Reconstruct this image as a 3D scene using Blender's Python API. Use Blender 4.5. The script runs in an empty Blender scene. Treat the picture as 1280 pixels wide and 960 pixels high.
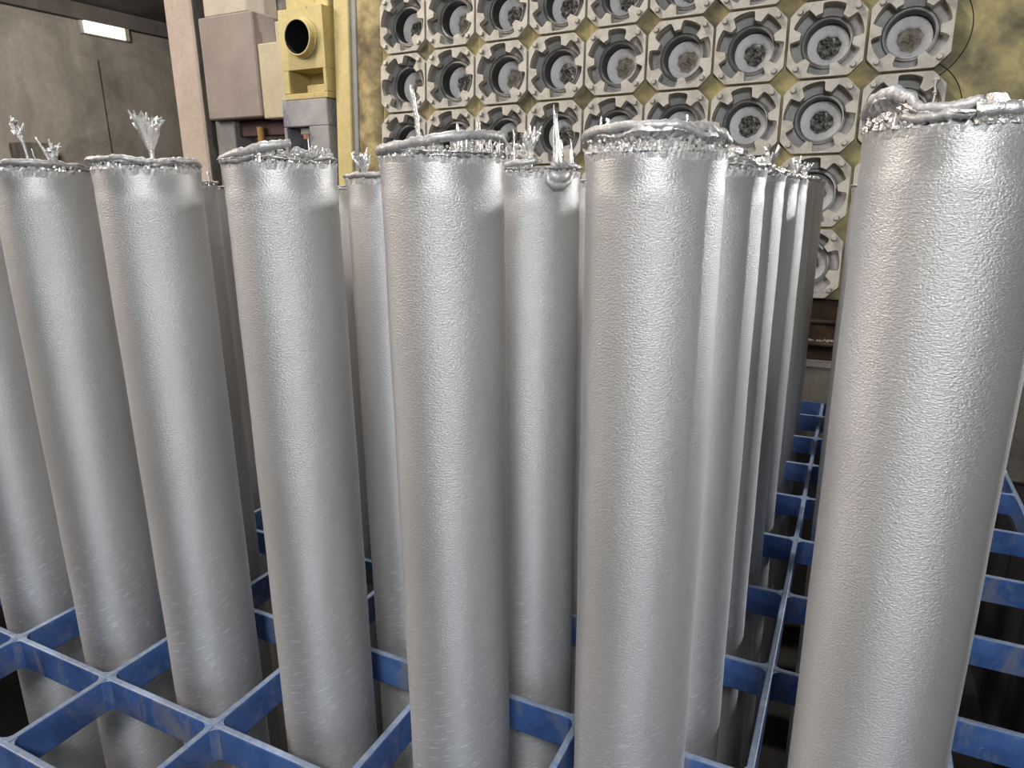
import bpy, math, random
import numpy as np
from mathutils import Vector, Matrix

P = 0.3125            # pitch of one grate cell in metres; most lengths below are in cells
C = bpy.context.scene.collection
sc = bpy.context.scene
R_LOG = 0.285
FLOOR = -0.9           # hall floor; unseen pit under the rack, added to darken below the grate
PIT = -3.4
G = -2.0 - FLOOR       # machinery heights below are counted from two cells under the grate

# ------------------------------------------------------------------ camera
cam_d = bpy.data.cameras.new('camera')
cam = bpy.data.objects.new('camera', cam_d); C.objects.link(cam)
cam_d.sensor_fit = 'HORIZONTAL'; cam_d.sensor_width = 36.0
cam_d.lens = 872.235 / 1280 * 36.0
cam_d.clip_start = 0.02; cam_d.clip_end = 200
_r = Vector((0.8986018, 0.43868835, -0.00820558)); _u = Vector((-0.11013703, 0.2436267, 0.96359528)); _f = Vector((-0.42471712, 0.86498472, -0.26723923))
CAMP = Vector((5.22219, -2.38707, 3.12623))
m = Matrix((( _r.x, _u.x, -_f.x, CAMP.x*P), (_r.y, _u.y, -_f.y, CAMP.y*P), (_r.z, _u.z, -_f.z, CAMP.z*P), (0, 0, 0, 1)))
cam.matrix_world = m
sc.camera = cam

# ------------------------------------------------------------------ world, lamps, exposure
w = bpy.data.worlds.new('daylight_through_added_opening'); sc.world = w; w.use_nodes = True  # daylight comes in by an added opening behind the camera
w.node_tree.nodes['Background'].inputs[0].default_value = (0.76, 0.87, 1.0, 1)
w.node_tree.nodes['Background'].inputs[1].default_value = 3.4
sc.view_settings.view_transform = 'Standard'; sc.view_settings.look = 'None'
sc.view_settings.exposure = 0.0; sc.view_settings.gamma = 1.0; sc.view_settings.use_curve_mapping = False

def lamp(name, loc, target, size, power, col, size_y=None):
    d = bpy.data.lights.new(name, 'AREA'); d.energy = power; d.color = col
    d.shape = 'RECTANGLE' if size_y else 'DISK'; d.size = size
    if size_y: d.size_y = size_y
    o = bpy.data.objects.new(name, d); C.objects.link(o)
    o.location = Vector(loc)*P
    o.rotation_euler = (Vector(target)*P - o.location).to_track_quat('-Z', 'Y').to_euler()
    return o
# high-bay lamps of the hall: right side, above and behind the camera, over the rack, left; the last is an added fill
lamp('bay_lamp_right', (15.8, 20.2, 7.6), (4, 1.0, 2.8), 0.4, 230, (1.0, 0.99, 0.98))
lamp('bay_lamp_front', (6.7, -6.2, 7.6), (3, 1, 1.8), 0.5, 62, (1.0, 0.98, 0.96))
lamp('bay_lamp_table', (-3.0, 5.2, 17.5), (3, 9, 5), 0.6, 190, (1.0, 0.97, 0.93))
lamp('bay_lamp_left', (-16.0, 8.0, 11.0), (-22, 20, 5), 1.2, 520, (1.0, 0.92, 0.82))
lamp('added_fill_left_front', (-13.0, -3.0, 11.0), (-6, 2, 2), 2.8, 230, (1.0, 0.87, 0.75))  # added warm fill, brightens left sides of logs and the machinery

# ------------------------------------------------------------------ materials
def new_mat(name):
    mt = bpy.data.materials.new(name); mt.use_nodes = True
    nt = mt.node_tree; b = nt.nodes['Principled BSDF']
    return mt, nt, b
def N(nt, t, **kw):
    n = nt.nodes.new(t)
    for k, v in kw.items(): setattr(n, k, v)
    return n
def L(nt, a, b): nt.links.new(a, b)
def coords(nt, kind='Object', scale=(1, 1, 1), rot=(0, 0, 0)):
    tc = N(nt, 'ShaderNodeTexCoord'); mp = N(nt, 'ShaderNodeMapping')
    mp.inputs['Scale'].default_value = scale; mp.inputs['Rotation'].default_value = rot
    L(nt, tc.outputs[kind], mp.inputs[0]); return mp.outputs[0]
def noise(nt, vec, scale, detail=4, rough=0.6, dist=0.0):
    n = N(nt, 'ShaderNodeTexNoise'); n.inputs['Scale'].default_value = scale
    n.inputs['Detail'].default_value = detail; n.inputs['Roughness'].default_value = rough
    n.inputs['Distortion'].default_value = dist
    L(nt, vec, n.inputs['Vector']); return n.outputs['Fac']
def ramp(nt, fac, stops):
    r = N(nt, 'ShaderNodeValToRGB'); e = r.color_ramp.elements
    e[0].position, e[0].color = stops[0][0], (*stops[0][1], 1)
    e[1].position, e[1].color = stops[-1][0], (*stops[-1][1], 1)
    for p, c in stops[1:-1]:
        x = e.new(p); x.color = (*c, 1)
    L(nt, fac, r.inputs[0]); return r.outputs[0]
def g(v): return (v, v, v)
def mixc(nt, fac, a, b, mode='MIX'):
    mx = N(nt, 'ShaderNodeMix', data_type='RGBA', blend_type=mode)
    for s, v in ((0, fac), (6, a), (7, b)):
        if isinstance(v, (int, float)): mx.inputs[s].default_value = v
        elif isinstance(v, tuple): mx.inputs[s].default_value = (*v, 1)
        else: L(nt, v, mx.inputs[s])
    return mx.outputs[2]
def math_(nt, op, a, b=None):
    n = N(nt, 'ShaderNodeMath', operation=op)
    for i, v in enumerate((a, b)):
        if v is None: continue
        if isinstance(v, (int, float)): n.inputs[i].default_value = v
        else: L(nt, v, n.inputs[i])
    return n.outputs[0]
def bump(nt, b, h, strength, dist, prev=None):
    bp = N(nt, 'ShaderNodeBump'); bp.inputs['Strength'].default_value = strength; bp.inputs['Distance'].default_value = dist
    L(nt, h, bp.inputs['Height'])
    if prev is not None: L(nt, prev, bp.inputs['Normal'])
    L(nt, bp.outputs[0], b.inputs['Normal']); return bp.outputs[0]

def mat_patchy(name, stops, scale=6, rough=(0.6, 0.8), metallic=0.0, bstr=0.3, bdist=0.004, bscale=60, detail=6, dist=0.3, vscale=(1, 1, 1), spots=None):
    mt, nt, b = new_mat(name)
    v = coords(nt, 'Object', vscale)
    n1 = noise(nt, v, scale, detail, 0.62, dist)
    col = ramp(nt, n1, stops)
    n2 = noise(nt, v, bscale, 5, 0.7)
    if spots:
        n3 = noise(nt, v, spots[0], 3, 0.6)
        col = mixc(nt, ramp(nt, n3, [(spots[1], g(0)), (spots[1]+0.06, g(1))]), col, spots[2])
    col = mixc(nt, 0.35, col, ramp(nt, n2, [(0.3, g(0.55)), (0.7, g(1.25))]), 'MULTIPLY')
    L(nt, col, b.inputs['Base Color'])
    L(nt, ramp(nt, n2, [(0.3, g(rough[0])), (0.7, g(rough[1]))]), b.inputs['Roughness'])
    b.inputs['Metallic'].default_value = metallic
    bump(nt, b, n2, bstr, bdist)
    return mt

# cast aluminium skin of the logs (UV: metres around, metres up)
def make_aluminium():
    mt, nt, b = new_mat('cast_aluminium_skin')
    uv = coords(nt, 'UV')
    uvw = coords(nt, 'UV', (1, 2.3, 1))
    obj_info = N(nt, 'ShaderNodeObjectInfo')
    fine = noise(nt, coords(nt, 'UV', (1, 1.5, 1)), 400, 3, 0.62, 0.15)
    mid = noise(nt, coords(nt, 'UV', (1, 1.7, 1)), 210, 1, 0.5)
    broad = noise(nt, coords(nt, 'UV', (1.0, 0.25, 1)), 9, 3, 0.5)
    # short slanting rub marks
    mp2 = N(nt, 'ShaderNodeMapping'); mp2.inputs['Scale'].default_value = (34, 330, 1)
    L(nt, coords(nt, 'UV', (1, 1, 1), (0, 0, math.radians(-22))), mp2.inputs[0])
    st = noise(nt, mp2.outputs[0], 1.0, 1.5, 0.4)
    streak = ramp(nt, st, [(0.615, g(0)), (0.66, g(1))])
    sep = N(nt, 'ShaderNodeSeparateXYZ'); L(nt, uv, sep.inputs[0])
    low = ramp(nt, sep.outputs[1], [(0.70, g(1)), (1.30, g(0.12))])
    streak = mixc(nt, 1.0, streak, low, 'MULTIPLY')
    base = ramp(nt, broad, [(0.3, (0.58, 0.575, 0.57)), (0.7, (0.68, 0.68, 0.685))])
    base = mixc(nt, 0.5, base, ramp(nt, fine, [(0.32, g(0.62)), (0.66, g(1.2))]), 'MULTIPLY')
    base = mixc(nt, math_(nt, 'MULTIPLY', streak, 0.65), base, (0.95, 0.95, 0.95))
    L(nt, base, b.inputs['Base Color'])
    b.inputs['Metallic'].default_value = 0.62
    L(nt, ramp(nt, fine, [(0.3, g(0.50)), (0.7, g(0.36))]), b.inputs['Roughness'])
    sepb = N(nt, 'ShaderNodeSeparateXYZ'); L(nt, coords(nt, 'UV', (0.606, 0.606, 1)), sepb.inputs[0])
    amp = ramp(nt, sepb.outputs[1], [(0.0, g(0.5)), (0.55, g(0.6)), (0.94, g(1.0)), (0.966, g(1.0)), (0.979, g(0.5))])
    h = math_(nt, 'MULTIPLY', math_(nt, 'ADD', fine, math_(nt, 'MULTIPLY', mid, 0.6)), amp)
    bump(nt, b, h, 0.75, 0.0018)
    tg = N(nt, 'ShaderNodeTangent'); tg.direction_type = 'RADIAL'; tg.axis = 'Z'
    L(nt, tg.outputs[0], b.inputs['Tangent'])
    b.inputs['Anisotropic'].default_value = 0.75; b.inputs['Anisotropic Rotation'].default_value = 0.25
    return mt
M = {}
M['alu'] = make_aluminium()
def make_dross(name, c0, c1, rough, metal, sc_):
    mt, nt, b = new_mat(name)
    v = coords(nt, 'Object')
    n = noise(nt, v, sc_, 4, 0.7)
    L(nt, ramp(nt, n, [(0.32, c0), (0.62, c1)]), b.inputs['Base Color'])
    L(nt, ramp(nt, n, [(0.3, g(rough+0.15)), (0.7, g(rough-0.1))]), b.inputs['Roughness'])
    b.inputs['Metallic'].default_value = metal
    bump(nt, b, n, 0.6, 0.002)
    return mt
M['dross'] = make_dross('dross_skin', (0.40, 0.39, 0.38), (0.72, 0.71, 0.70), 0.45, 0.55, 180)
M['lip'] = make_dross('folded_lip_skin', (0.36, 0.35, 0.34), (0.58, 0.575, 0.57), 0.5, 0.5, 120)
M['splash'] = make_dross('splashed_aluminium', (0.62, 0.61, 0.59), (0.88, 0.87, 0.85), 0.32, 0.75, 220)

def make_blue():
    mt, nt, b = new_mat('worn_blue_paint')
    v = coords(nt, 'Object')
    n = noise(nt, v, 9, 6, 0.65, 0.4); n2 = noise(nt, v, 60, 5, 0.7)
    paint = ramp(nt, n, [(0.25, (0.025, 0.05, 0.14)), (0.5, (0.05, 0.115, 0.32)), (0.75, (0.10, 0.19, 0.43))])
    worn = ramp(nt, noise(nt, coords(nt, 'Object', (1, 1, 0.5)), 11, 6, 0.74, 0.6), [(0.52, g(0)), (0.66, g(1))])
    col = mixc(nt, math_(nt, 'MULTIPLY', worn, 0.7), paint, (0.24, 0.235, 0.22))
    chips = ramp(nt, n2, [(0.66, g(0)), (0.70, g(1))])
    col = mixc(nt, math_(nt, 'MULTIPLY', chips, 0.6), col, (0.42, 0.40, 0.36))
    # top edges are scraped pale by the logs
    geo = N(nt, 'ShaderNodeTexCoord'); sp = N(nt, 'ShaderNodeSeparateXYZ'); L(nt, geo.outputs['Normal'], sp.inputs[0])
    top = ramp(nt, sp.outputs[2], [(0.6, g(0)), (0.9, g(1))])
    scr = ramp(nt, n2, [(0.3, (0.12, 0.22, 0.44)), (0.6, (0.32, 0.36, 0.40))])
    col = mixc(nt, math_(nt, 'MULTIPLY', top, 0.85), col, scr)
    L(nt, col, b.inputs['Base Color']); b.inputs['Roughness'].default_value = 0.48
    bump(nt, b, n2, 0.35, 0.002)
    return mt
M['blue'] = make_blue()
M['yellow'] = mat_patchy('stained_yellow_paint', [(0.34, (0.10, 0.085, 0.05)), (0.44, (0.22, 0.185, 0.10)), (0.53, (0.33, 0.28, 0.13)), (0.63, (0.45, 0.38, 0.17)), (0.8, (0.45, 0.41, 0.27))], 5.5, (0.5, 0.8), 0, 0.35, 0.003, 40, 7, 0.12)
M['yellow_clean'] = mat_patchy('yellow_paint', [(0.3, (0.52, 0.42, 0.16)), (0.7, (0.66, 0.56, 0.26))], 5, (0.45, 0.65), 0, 0.2, 0.002, 40, spots=(26, 0.68, (0.28, 0.22, 0.12)))
M['yellow_dirty'] = mat_patchy('dirty_yellow_paint', [(0.34, (0.10, 0.075, 0.045)), (0.47, (0.25, 0.19, 0.09)), (0.6, (0.48, 0.39, 0.19))], 5, (0.6, 0.85), 0, 0.4, 0.004, 35, 7, 0.12, (1, 1, 0.45))
M['cover'] = mat_patchy('dusty_cover_steel', [(0.28, (0.36, 0.335, 0.29)), (0.5, (0.54, 0.51, 0.45)), (0.72, (0.63, 0.60, 0.54))], 12, (0.55, 0.75), 0.15, 0.4, 0.002, 110, 6, 0.3, spots=(45, 0.70, (0.25, 0.22, 0.18)))
M['bolt'] = mat_patchy('bolt_steel', [(0.3, (0.33, 0.31, 0.27)), (0.7, (0.55, 0.53, 0.48))], 30, (0.4, 0.6), 0.4, 0.3, 0.001, 200)
M['cavity'] = mat_patchy('mould_cavity_steel', [(0.3, (0.30, 0.295, 0.285)), (0.7, (0.52, 0.51, 0.49))], 14, (0.45, 0.7), 0.1, 0.3, 0.002, 80)
M['ring'] = mat_patchy('mould_ring_steel', [(0.3, (0.20, 0.197, 0.19)), (0.7, (0.40, 0.395, 0.38))], 16, (0.35, 0.5), 0.4, 0.2, 0.001, 120)
M['graphite'] = mat_patchy('graphite_liner', [(0.3, g(0.012)), (0.7, g(0.03))], 20, (0.35, 0.55), 0.2, 0.1, 0.001, 120)
M['refractory'] = mat_patchy('white_refractory', [(0.3, (0.78, 0.77, 0.77)), (0.55, (0.92, 0.91, 0.91))], 12, (0.6, 0.8), 0, 0.3, 0.002, 90)
M['residue'] = mat_patchy('metal_residue', [(0.36, (0.05, 0.05, 0.045)), (0.52, (0.30, 0.29, 0.26)), (0.66, (0.62, 0.61, 0.57))], 45, (0.3, 0.6), 0.5, 0.6, 0.004, 90)
M['residue_tan'] = mat_patchy('tan_residue', [(0.3, (0.24, 0.21, 0.16)), (0.7, (0.52, 0.48, 0.41))], 25, (0.5, 0.8), 0.1, 0.4, 0.003, 70)
M['rust'] = mat_patchy('rusty_steel', [(0.35, (0.022, 0.017, 0.013)), (0.55, (0.075, 0.043, 0.022)), (0.75, (0.17, 0.11, 0.06))], 9, (0.7, 0.9), 0.1, 0.5, 0.005, 45)
M['concrete'] = mat_patchy('dusty_concrete', [(0.3, (0.17, 0.155, 0.13)), (0.7, (0.34, 0.315, 0.27))], 6, (0.8, 0.95), 0, 0.5, 0.006, 50)
M['column'] = mat_patchy('pinkish_painted_concrete', [(0.3, (0.46, 0.38, 0.325)), (0.7, (0.58, 0.485, 0.42))], 4, (0.7, 0.9), 0, 0.3, 0.004, 40, spots=(16, 0.72, (0.20, 0.14, 0.10)))
M['soot'] = mat_patchy('sooty_concrete', [(0.4, (0.035, 0.033, 0.03)), (0.6, (0.13, 0.12, 0.10)), (0.75, (0.3, 0.26, 0.22))], 4, (0.8, 0.95), 0, 0.4, 0.004, 40, vscale=(1, 1, 0.4))
M['mauve'] = mat_patchy('mauve_painted_steel', [(0.3, (0.27, 0.225, 0.20)), (0.7, (0.35, 0.30, 0.27))], 4, (0.55, 0.75), 0, 0.25, 0.002, 60, spots=(36, 0.685, (0.16, 0.10, 0.07)))
M['cream'] = mat_patchy('cream_painted_steel', [(0.3, (0.50, 0.43, 0.29)), (0.7, (0.60, 0.53, 0.37))], 5, (0.55, 0.75), 0, 0.25, 0.002, 60, spots=(38, 0.69, (0.25, 0.19, 0.1)))
M['beige'] = mat_patchy('pale_beige_paint', [(0.3, (0.52, 0.46, 0.38)), (0.7, (0.63, 0.57, 0.48))], 5, (0.6, 0.8), 0, 0.25, 0.002, 60)
M['maroon'] = mat_patchy('dark_maroon_paint', [(0.3, (0.055, 0.028, 0.028)), (0.7, (0.10, 0.05, 0.05))], 8, (0.5, 0.7))
M['grey_paint'] = mat_patchy('grey_paint', [(0.3, (0.22, 0.225, 0.225)), (0.7, (0.33, 0.33, 0.32))], 5, (0.5, 0.7))
M['pale_panel'] = mat_patchy('pale_grey_panel', [(0.3, (0.40, 0.385, 0.35)), (0.7, (0.54, 0.52, 0.48))], 7, (0.6, 0.8))
M['orange'] = mat_patchy('orange_timber', [(0.3, (0.35, 0.19, 0.07)), (0.7, (0.48, 0.28, 0.11))], 8, (0.6, 0.8))
M['mottled'] = mat_patchy('rough_mottled_concrete', [(0.35, (0.09, 0.08, 0.07)), (0.5, (0.24, 0.21, 0.19)), (0.65, (0.42, 0.39, 0.36))], 9, (0.8, 0.95), 0, 0.8, 0.012, 30)
M['blue_housing'] = mat_patchy('scuffed_blue_grey_paint', [(0.30, (0.06, 0.085, 0.19)), (0.40, (0.30, 0.30, 0.32)), (0.7, (0.44, 0.43, 0.42))], 5, (0.5, 0.7), 0, 0.3, 0.003, 60)
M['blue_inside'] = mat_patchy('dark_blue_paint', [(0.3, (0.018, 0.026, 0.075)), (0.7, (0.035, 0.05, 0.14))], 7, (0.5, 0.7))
mt, nt, b = new_mat('polished_chrome'); b.inputs['Base Color'].default_value = (0.85, 0.85, 0.87, 1); b.inputs['Metallic'].default_value = 1; b.inputs['Roughness'].default_value = 0.12; M['chrome'] = mt
mt, nt, b = new_mat('copper_fitting'); b.inputs['Base Color'].default_value = (0.45, 0.22, 0.14, 1); b.inputs['Metallic'].default_value = 0.6; b.inputs['Roughness'].default_value = 0.45; M['copper'] = mt
mt, nt, b = new_mat('black_bore'); b.inputs['Base Color'].default_value = (0.01, 0.01, 0.011, 1); b.inputs['Roughness'].default_value = 0.8; M['black'] = mt
mt, nt, b = new_mat('lit_diffuser'); b.inputs['Base Color'].default_value = (0.9, 0.9, 0.85, 1); b.inputs['Emission Color'].default_value = (1.0, 0.93, 0.78, 1); b.inputs['Emission Strength'].default_value = 1.3; M['diffuser'] = mt
def make_wall(name, tint):
    mt, nt, b = new_mat(name)
    v = coords(nt, 'Object')
    n1 = noise(nt, v, 0.8, 7, 0.66, 0.8); n2 = noise(nt, v, 14, 5, 0.7)
    n3 = noise(nt, coords(nt, 'Object', (1, 1, 0.12)), 1.6, 5, 0.6, 0.3)
    col = ramp(nt, n1, [(0.32, (0.125*tint[0], 0.115*tint[1], 0.10*tint[2])), (0.5, (0.21*tint[0], 0.19*tint[1], 0.165*tint[2])), (0.68, (0.28*tint[0], 0.255*tint[1], 0.22*tint[2]))])
    col = mixc(nt, 0.45, col, ramp(nt, n3, [(0.35, g(0.6)), (0.6, g(1.1))]), 'MULTIPLY')
    col = mixc(nt, 0.4, col, ramp(nt, n2, [(0.3, g(0.65)), (0.7, g(1.2))]), 'MULTIPLY')
    L(nt, col, b.inputs['Base Color']); b.inputs['Roughness'].default_value = 0.9
    bump(nt, b, n2, 0.4, 0.01)
    return mt
M['wall'] = make_wall('grimy_plaster', (1, 1, 1))
M['ceiling'] = make_wall('sooty_ceiling', (0.42, 0.42, 0.44))
M['wall_dark'] = make_wall('dark_sooty_plaster', (0.35, 0.36, 0.38))
M['floor'] = make_wall('oily_dark_floor', (0.10, 0.10, 0.10))

# ------------------------------------------------------------------ mesh helpers
class MB:
    def __init__(s): s.v = []; s.f = []; s.uv = {}; s.mi = []
    def add(s, vs, fs, mi=0):
        o = len(s.v); s.v += [tuple(x) for x in vs]; s.f += [tuple(i+o for i in f) for f in fs]; s.mi += [mi]*len(fs); return s
    def box(s, x0, x1, y0, y1, z0, z1, mi=0):
        v = [(x, y, z) for z in (z0, z1) for y in (y0, y1) for x in (x0, x1)]
        return s.add(v, [(0, 2, 3, 1), (4, 5, 7, 6), (0, 1, 5, 4), (2, 6, 7, 3), (0, 4, 6, 2), (1, 3, 7, 5)], mi)
    def tube(s, pts, rad, n=6, cap=True, squash=None):
        pts = [Vector(p) for p in pts]; k = len(pts); vs = []; fs = []
        prev = None
        for i, p in enumerate(pts):
            t = (pts[min(i+1, k-1)] - pts[max(i-1, 0)]).normalized()
            if prev is None:
                a = Vector((0, 0, 1)) if abs(t.z) < 0.9 else Vector((1, 0, 0))
                prev = t.cross(a).normalized()
            prev = (prev - t*prev.dot(t)).normalized(); bb = t.cross(prev)
            r = rad[i] if hasattr(rad, '__len__') else rad
            for j in range(n):
                a = 2*math.pi*j/n
                vs.append(p + (prev*math.cos(a) + bb*math.sin(a))*r)
        for i in range(k-1):
            for j in range(n):
                fs.append((i*n+j, i*n+(j+1) % n, (i+1)*n+(j+1) % n, (i+1)*n+j))
        if cap:
            fs.append(tuple(range(n-1, -1, -1))); fs.append(tuple((k-1)*n+j for j in range(n)))
        return s.add(vs, fs)
    def build(s, name, mats, parent=None, smooth=False, scale=P, angle=None):
        me = bpy.data.meshes.new(name)
        me.from_pydata([(x*scale, y*scale, z*scale) for x, y, z in s.v], [], s.f)
        for mm in (mats if isinstance(mats, (list, tuple)) else [mats]): me.materials.append(mm)
        if any(s.mi): me.polygons.foreach_set('material_index', s.mi)
        if smooth: me.polygons.foreach_set('use_smooth', [True]*len(me.polygons))
        if smooth and angle: me.set_sharp_from_angle(angle=math.radians(angle))
        me.update()
        return link(name, me, parent)
def link(name, me, parent=None):
    o = bpy.data.objects.new(name, me); C.objects.link(o)
    if parent is not None: o.parent = parent
    return o
def empty(name, loc, label=None, cat=None, group=None):
    o = bpy.data.objects.new(name, None); C.objects.link(o); o.empty_display_size = 0.05
    o.location = Vector(loc)*P
    if label: o['label'] = label
    if cat: o['category'] = cat
    if group: o['group'] = group
    return o
def tag(o, label, cat=None, group=None):
    o['label'] = label
    if cat: o['category'] = cat
    if group: o['group'] = group
    return o
def bevel(o, w, seg=1):
    md = o.modifiers.new('edge', 'BEVEL'); md.width = w; md.segments = seg; md.limit_method = 'ANGLE'; return o
def rock(rnd, c, r, sq=(1, 1, 1), n=5):
    # small irregular lump: (verts, faces)
    rows = [(0.0, 1), (0.75, n), (1.25, n), (math.pi*0.62, n), (math.pi, 1)]
    vs = []; idx = []
    for th, k in rows:
        st = len(vs)
        for j in range(k):
            a = 2*math.pi*(j + rnd.random()*0.4)/k; rr = r*rnd.uniform(0.7, 1.2)
            vs.append((c[0]+rr*math.sin(th)*math.cos(a)*sq[0], c[1]+rr*math.sin(th)*math.sin(a)*sq[1], c[2]+rr*math.cos(th)*sq[2]))
        idx.append((st, k))
    fs = []
    for (s0, k0), (s1, k1) in zip(idx, idx[1:]):
        if k0 == 1: fs += [(s0, s1+j, s1+(j+1) % k1) for j in range(k1)]
        elif k1 == 1: fs += [(s0+(j+1) % k0, s0+j, s1) for j in range(k0)]
        else: fs += [(s0+j, s1+j, s1+(j+1) % k0, s0+(j+1) % k0) for j in range(k0)]
    return vs, fs

# ------------------------------------------------------------------ setting
def struct(name, o):
    o.name = name; o['kind'] = 'structure'; return o
fl = MB().box(-30, 30, -90, -0.95, PIT-0.5, FLOOR).box(7.3, 30, -0.95, 8.86, PIT-0.5, FLOOR).box(-30, -3.4, -0.95, 8.86, PIT-0.5, FLOOR).box(-30, 30, 8.86, 44, PIT-0.5, FLOOR).box(-3.4, 7.3, -0.95, 8.86, PIT-0.5, PIT).build('floor', M['floor']); struct('floor', fl)
wl = MB().box(-30.8, -30, -14, 44, FLOOR, 12).build('wall_left', M['wall']); struct('wall_left', wl)
wr = MB().box(22, 22.8, -14, 44, FLOOR, 23).build('wall_right', M['wall_dark']); struct('wall_right', wr)
wf = MB().box(-30, 6.8, -14.8, -14, FLOOR, 23).box(12.5, 22, -14.8, -14, FLOOR, 23).box(6.8, 12.5, -14.8, -14, 17, 23).build('wall_front', M['wall']); struct('wall_front', wf)  # gap in this wall is added, sized so daylight misses the lane
wb = MB().box(-30, 30, 44, 44.8, FLOOR, 23).build('wall_back', M['wall']); struct('wall_back', wb)
cl = MB().box(-30.8, -14, -14, 44, 11.95, 12.4).box(-14, -13.6, -14, 44, 11.95, 23).box(-14, 30, -14, 44, 23, 23.5).build('ceiling', M['ceiling']); struct('ceiling', cl)
tr = MB().box(-30, -29.55, -14, 44, 11.25, 11.95).build('trim_1', M['ceiling']); struct('trim_1', tr)
pl = MB().box(-30, -29.8, 21.6, 22.5, FLOOR, 9.6).build('trim_2', M['wall']); struct('trim_2', pl)

# strip lamp on the left wall
t = empty('strip_light', (-29.95, 23.15, 10.98), 'lit strip lamp high on the grimy left wall', 'lamp')
bevel(MB().box(-0.05, 0.16, -1.25, 1.25, -0.32, 0.32).build('housing', M['grey_paint'], t), 0.01)
MB().box(0.16, 0.26, -1.12, 1.02, -0.27, 0.27).build('diffuser', M['diffuser'], t)
MB().box(0.16, 0.28, 1.03, 1.24, -0.30, 0.30).build('end_cap', M['mauve'], t)
# dark cabinet standing at the foot of the left wall
t = empty('wall_cabinet', (-29.4, 18.4, FLOOR), 'low dark cabinet against the left wall behind the leftmost logs', 'cabinet')
bevel(MB().box(-0.6, 0.5, -0.75, 0.75, 0, 7.4+G).build('body', M['soot'], t), 0.01)
MB().box(0.5, 0.56, -0.68, 0.68, 0.4, 7.2+G).build('door', M['soot'], t)

# ------------------------------------------------------------------ the rack: grate of flat bars
rack = empty('billet_rack', (0, 0, PIT), 'blue painted steel grate rack that holds the aluminium logs upright', 'rack')
HB, TB = 0.236, 0.022
def bar_mesh(lng, axis):
    mb = MB()
    a, c = (0, lng)
    if axis == 'x': mb.box(a, c, -TB, TB, -HB, 0)
    else: mb.box(-TB, TB, a, c, -HB, 0)
    return mb
X0, X1, Y0, Y1 = -3, 7, -0.65, 8.72
rows = [-0.65] + list(range(0, 9)) + [8.72]
bx_me = by_me = None
for y in rows:
    if bx_me is None:
        o = bar_mesh(X1-X0, 'x').build('cross_bar', M['blue'], rack); bevel(o, 0.003, 2); bx_me = o.data
    else:
        o = link('cross_bar', bx_me, rack); bevel(o, 0.003, 2)
    o.location = Vector((X0, y, -PIT))*P
for x in range(X0, X1+1):
    if by_me is None:
        o = bar_mesh(Y1-Y0, 'y').build('long_bar', M['blue'], rack); bevel(o, 0.003, 2); by_me = o.data
    else:
        o = link('long_bar', by_me, rack); bevel(o, 0.003, 2)
    o.location = Vector((x, Y0, -PIT+0.002))*P
# weld fillets in the corners of each crossing
mb = MB()
for x in range(X0, X1+1):
    for y in rows:
        for sx in (-1, 1):
            for sy in (-1, 1):
                if (x == X0 and sx < 0) or (x == X1 and sx > 0) or (y == Y0 and sy < 0) or (y == Y1 and sy > 0): continue
                a, q = TB-0.004, 0.052
                v = [(x+sx*a, y+sy*a, z) for z in (-HB+0.01, -0.004)] + [(x+sx*(a+q), y+sy*a, z) for z in (-HB+0.01, -0.004)] + [(x+sx*(a+q*0.36), y+sy*(a+q*0.36), z) for z in (-HB+0.01, -0.004)] + [(x+sx*a, y+sy*(a+q), z) for z in (-HB+0.01, -0.004)]
                mb.add(v, [(0, 2, 3, 1), (2, 4, 5, 3), (4, 6, 7, 5), (6, 0, 1, 7), (1, 3, 5, 7), (0, 6, 4, 2)])
o = mb.build('weld_fillet', M['blue'], rack); o['kind'] = 'stuff'; o.location = (0, 0, -PIT*P)
for x in (X0, 2, 7):
    for y in (Y0, Y1):
        bevel(MB().box(-0.09, 0.09, -0.09, 0.09, 0, -PIT-HB+0.01).build('leg', M['blue'], rack), 0.004).location = Vector((x, y, 0))*P

# added skip right of the rack, blocks low light from the lane
t = empty('added_skip', (9.3, 3.2, FLOOR), 'added dark skip right of the rack, put there to shade the empty lane', 'skip')
for nm, bxs in (('side_panel', (-1.7, -1.62, -4.4, 4.4)), ('side_panel', (1.62, 1.7, -4.4, 4.4)), ('end_panel', (-1.62, 1.62, -4.4, -4.32)), ('end_panel', (-1.62, 1.62, 4.32, 4.4))):
    MB().box(*bxs, 0.12, 3.2+G).build(nm, M['rust'], t)
MB().box(-1.7, 1.7, -4.4, 4.4, 0, 0.12).build('base', M['rust'], t)
mb = MB().box(-1.78, -1.60, -4.48, 4.48, 3.2+G, 3.3+G).box(1.60, 1.78, -4.48, 4.48, 3.2+G, 3.3+G).box(-1.6, 1.6, -4.48, -4.3, 3.2+G, 3.3+G).box(-1.6, 1.6, 4.3, 4.48, 3.2+G, 3.3+G)
mb.build('rim', M['rust'], t)

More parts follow.
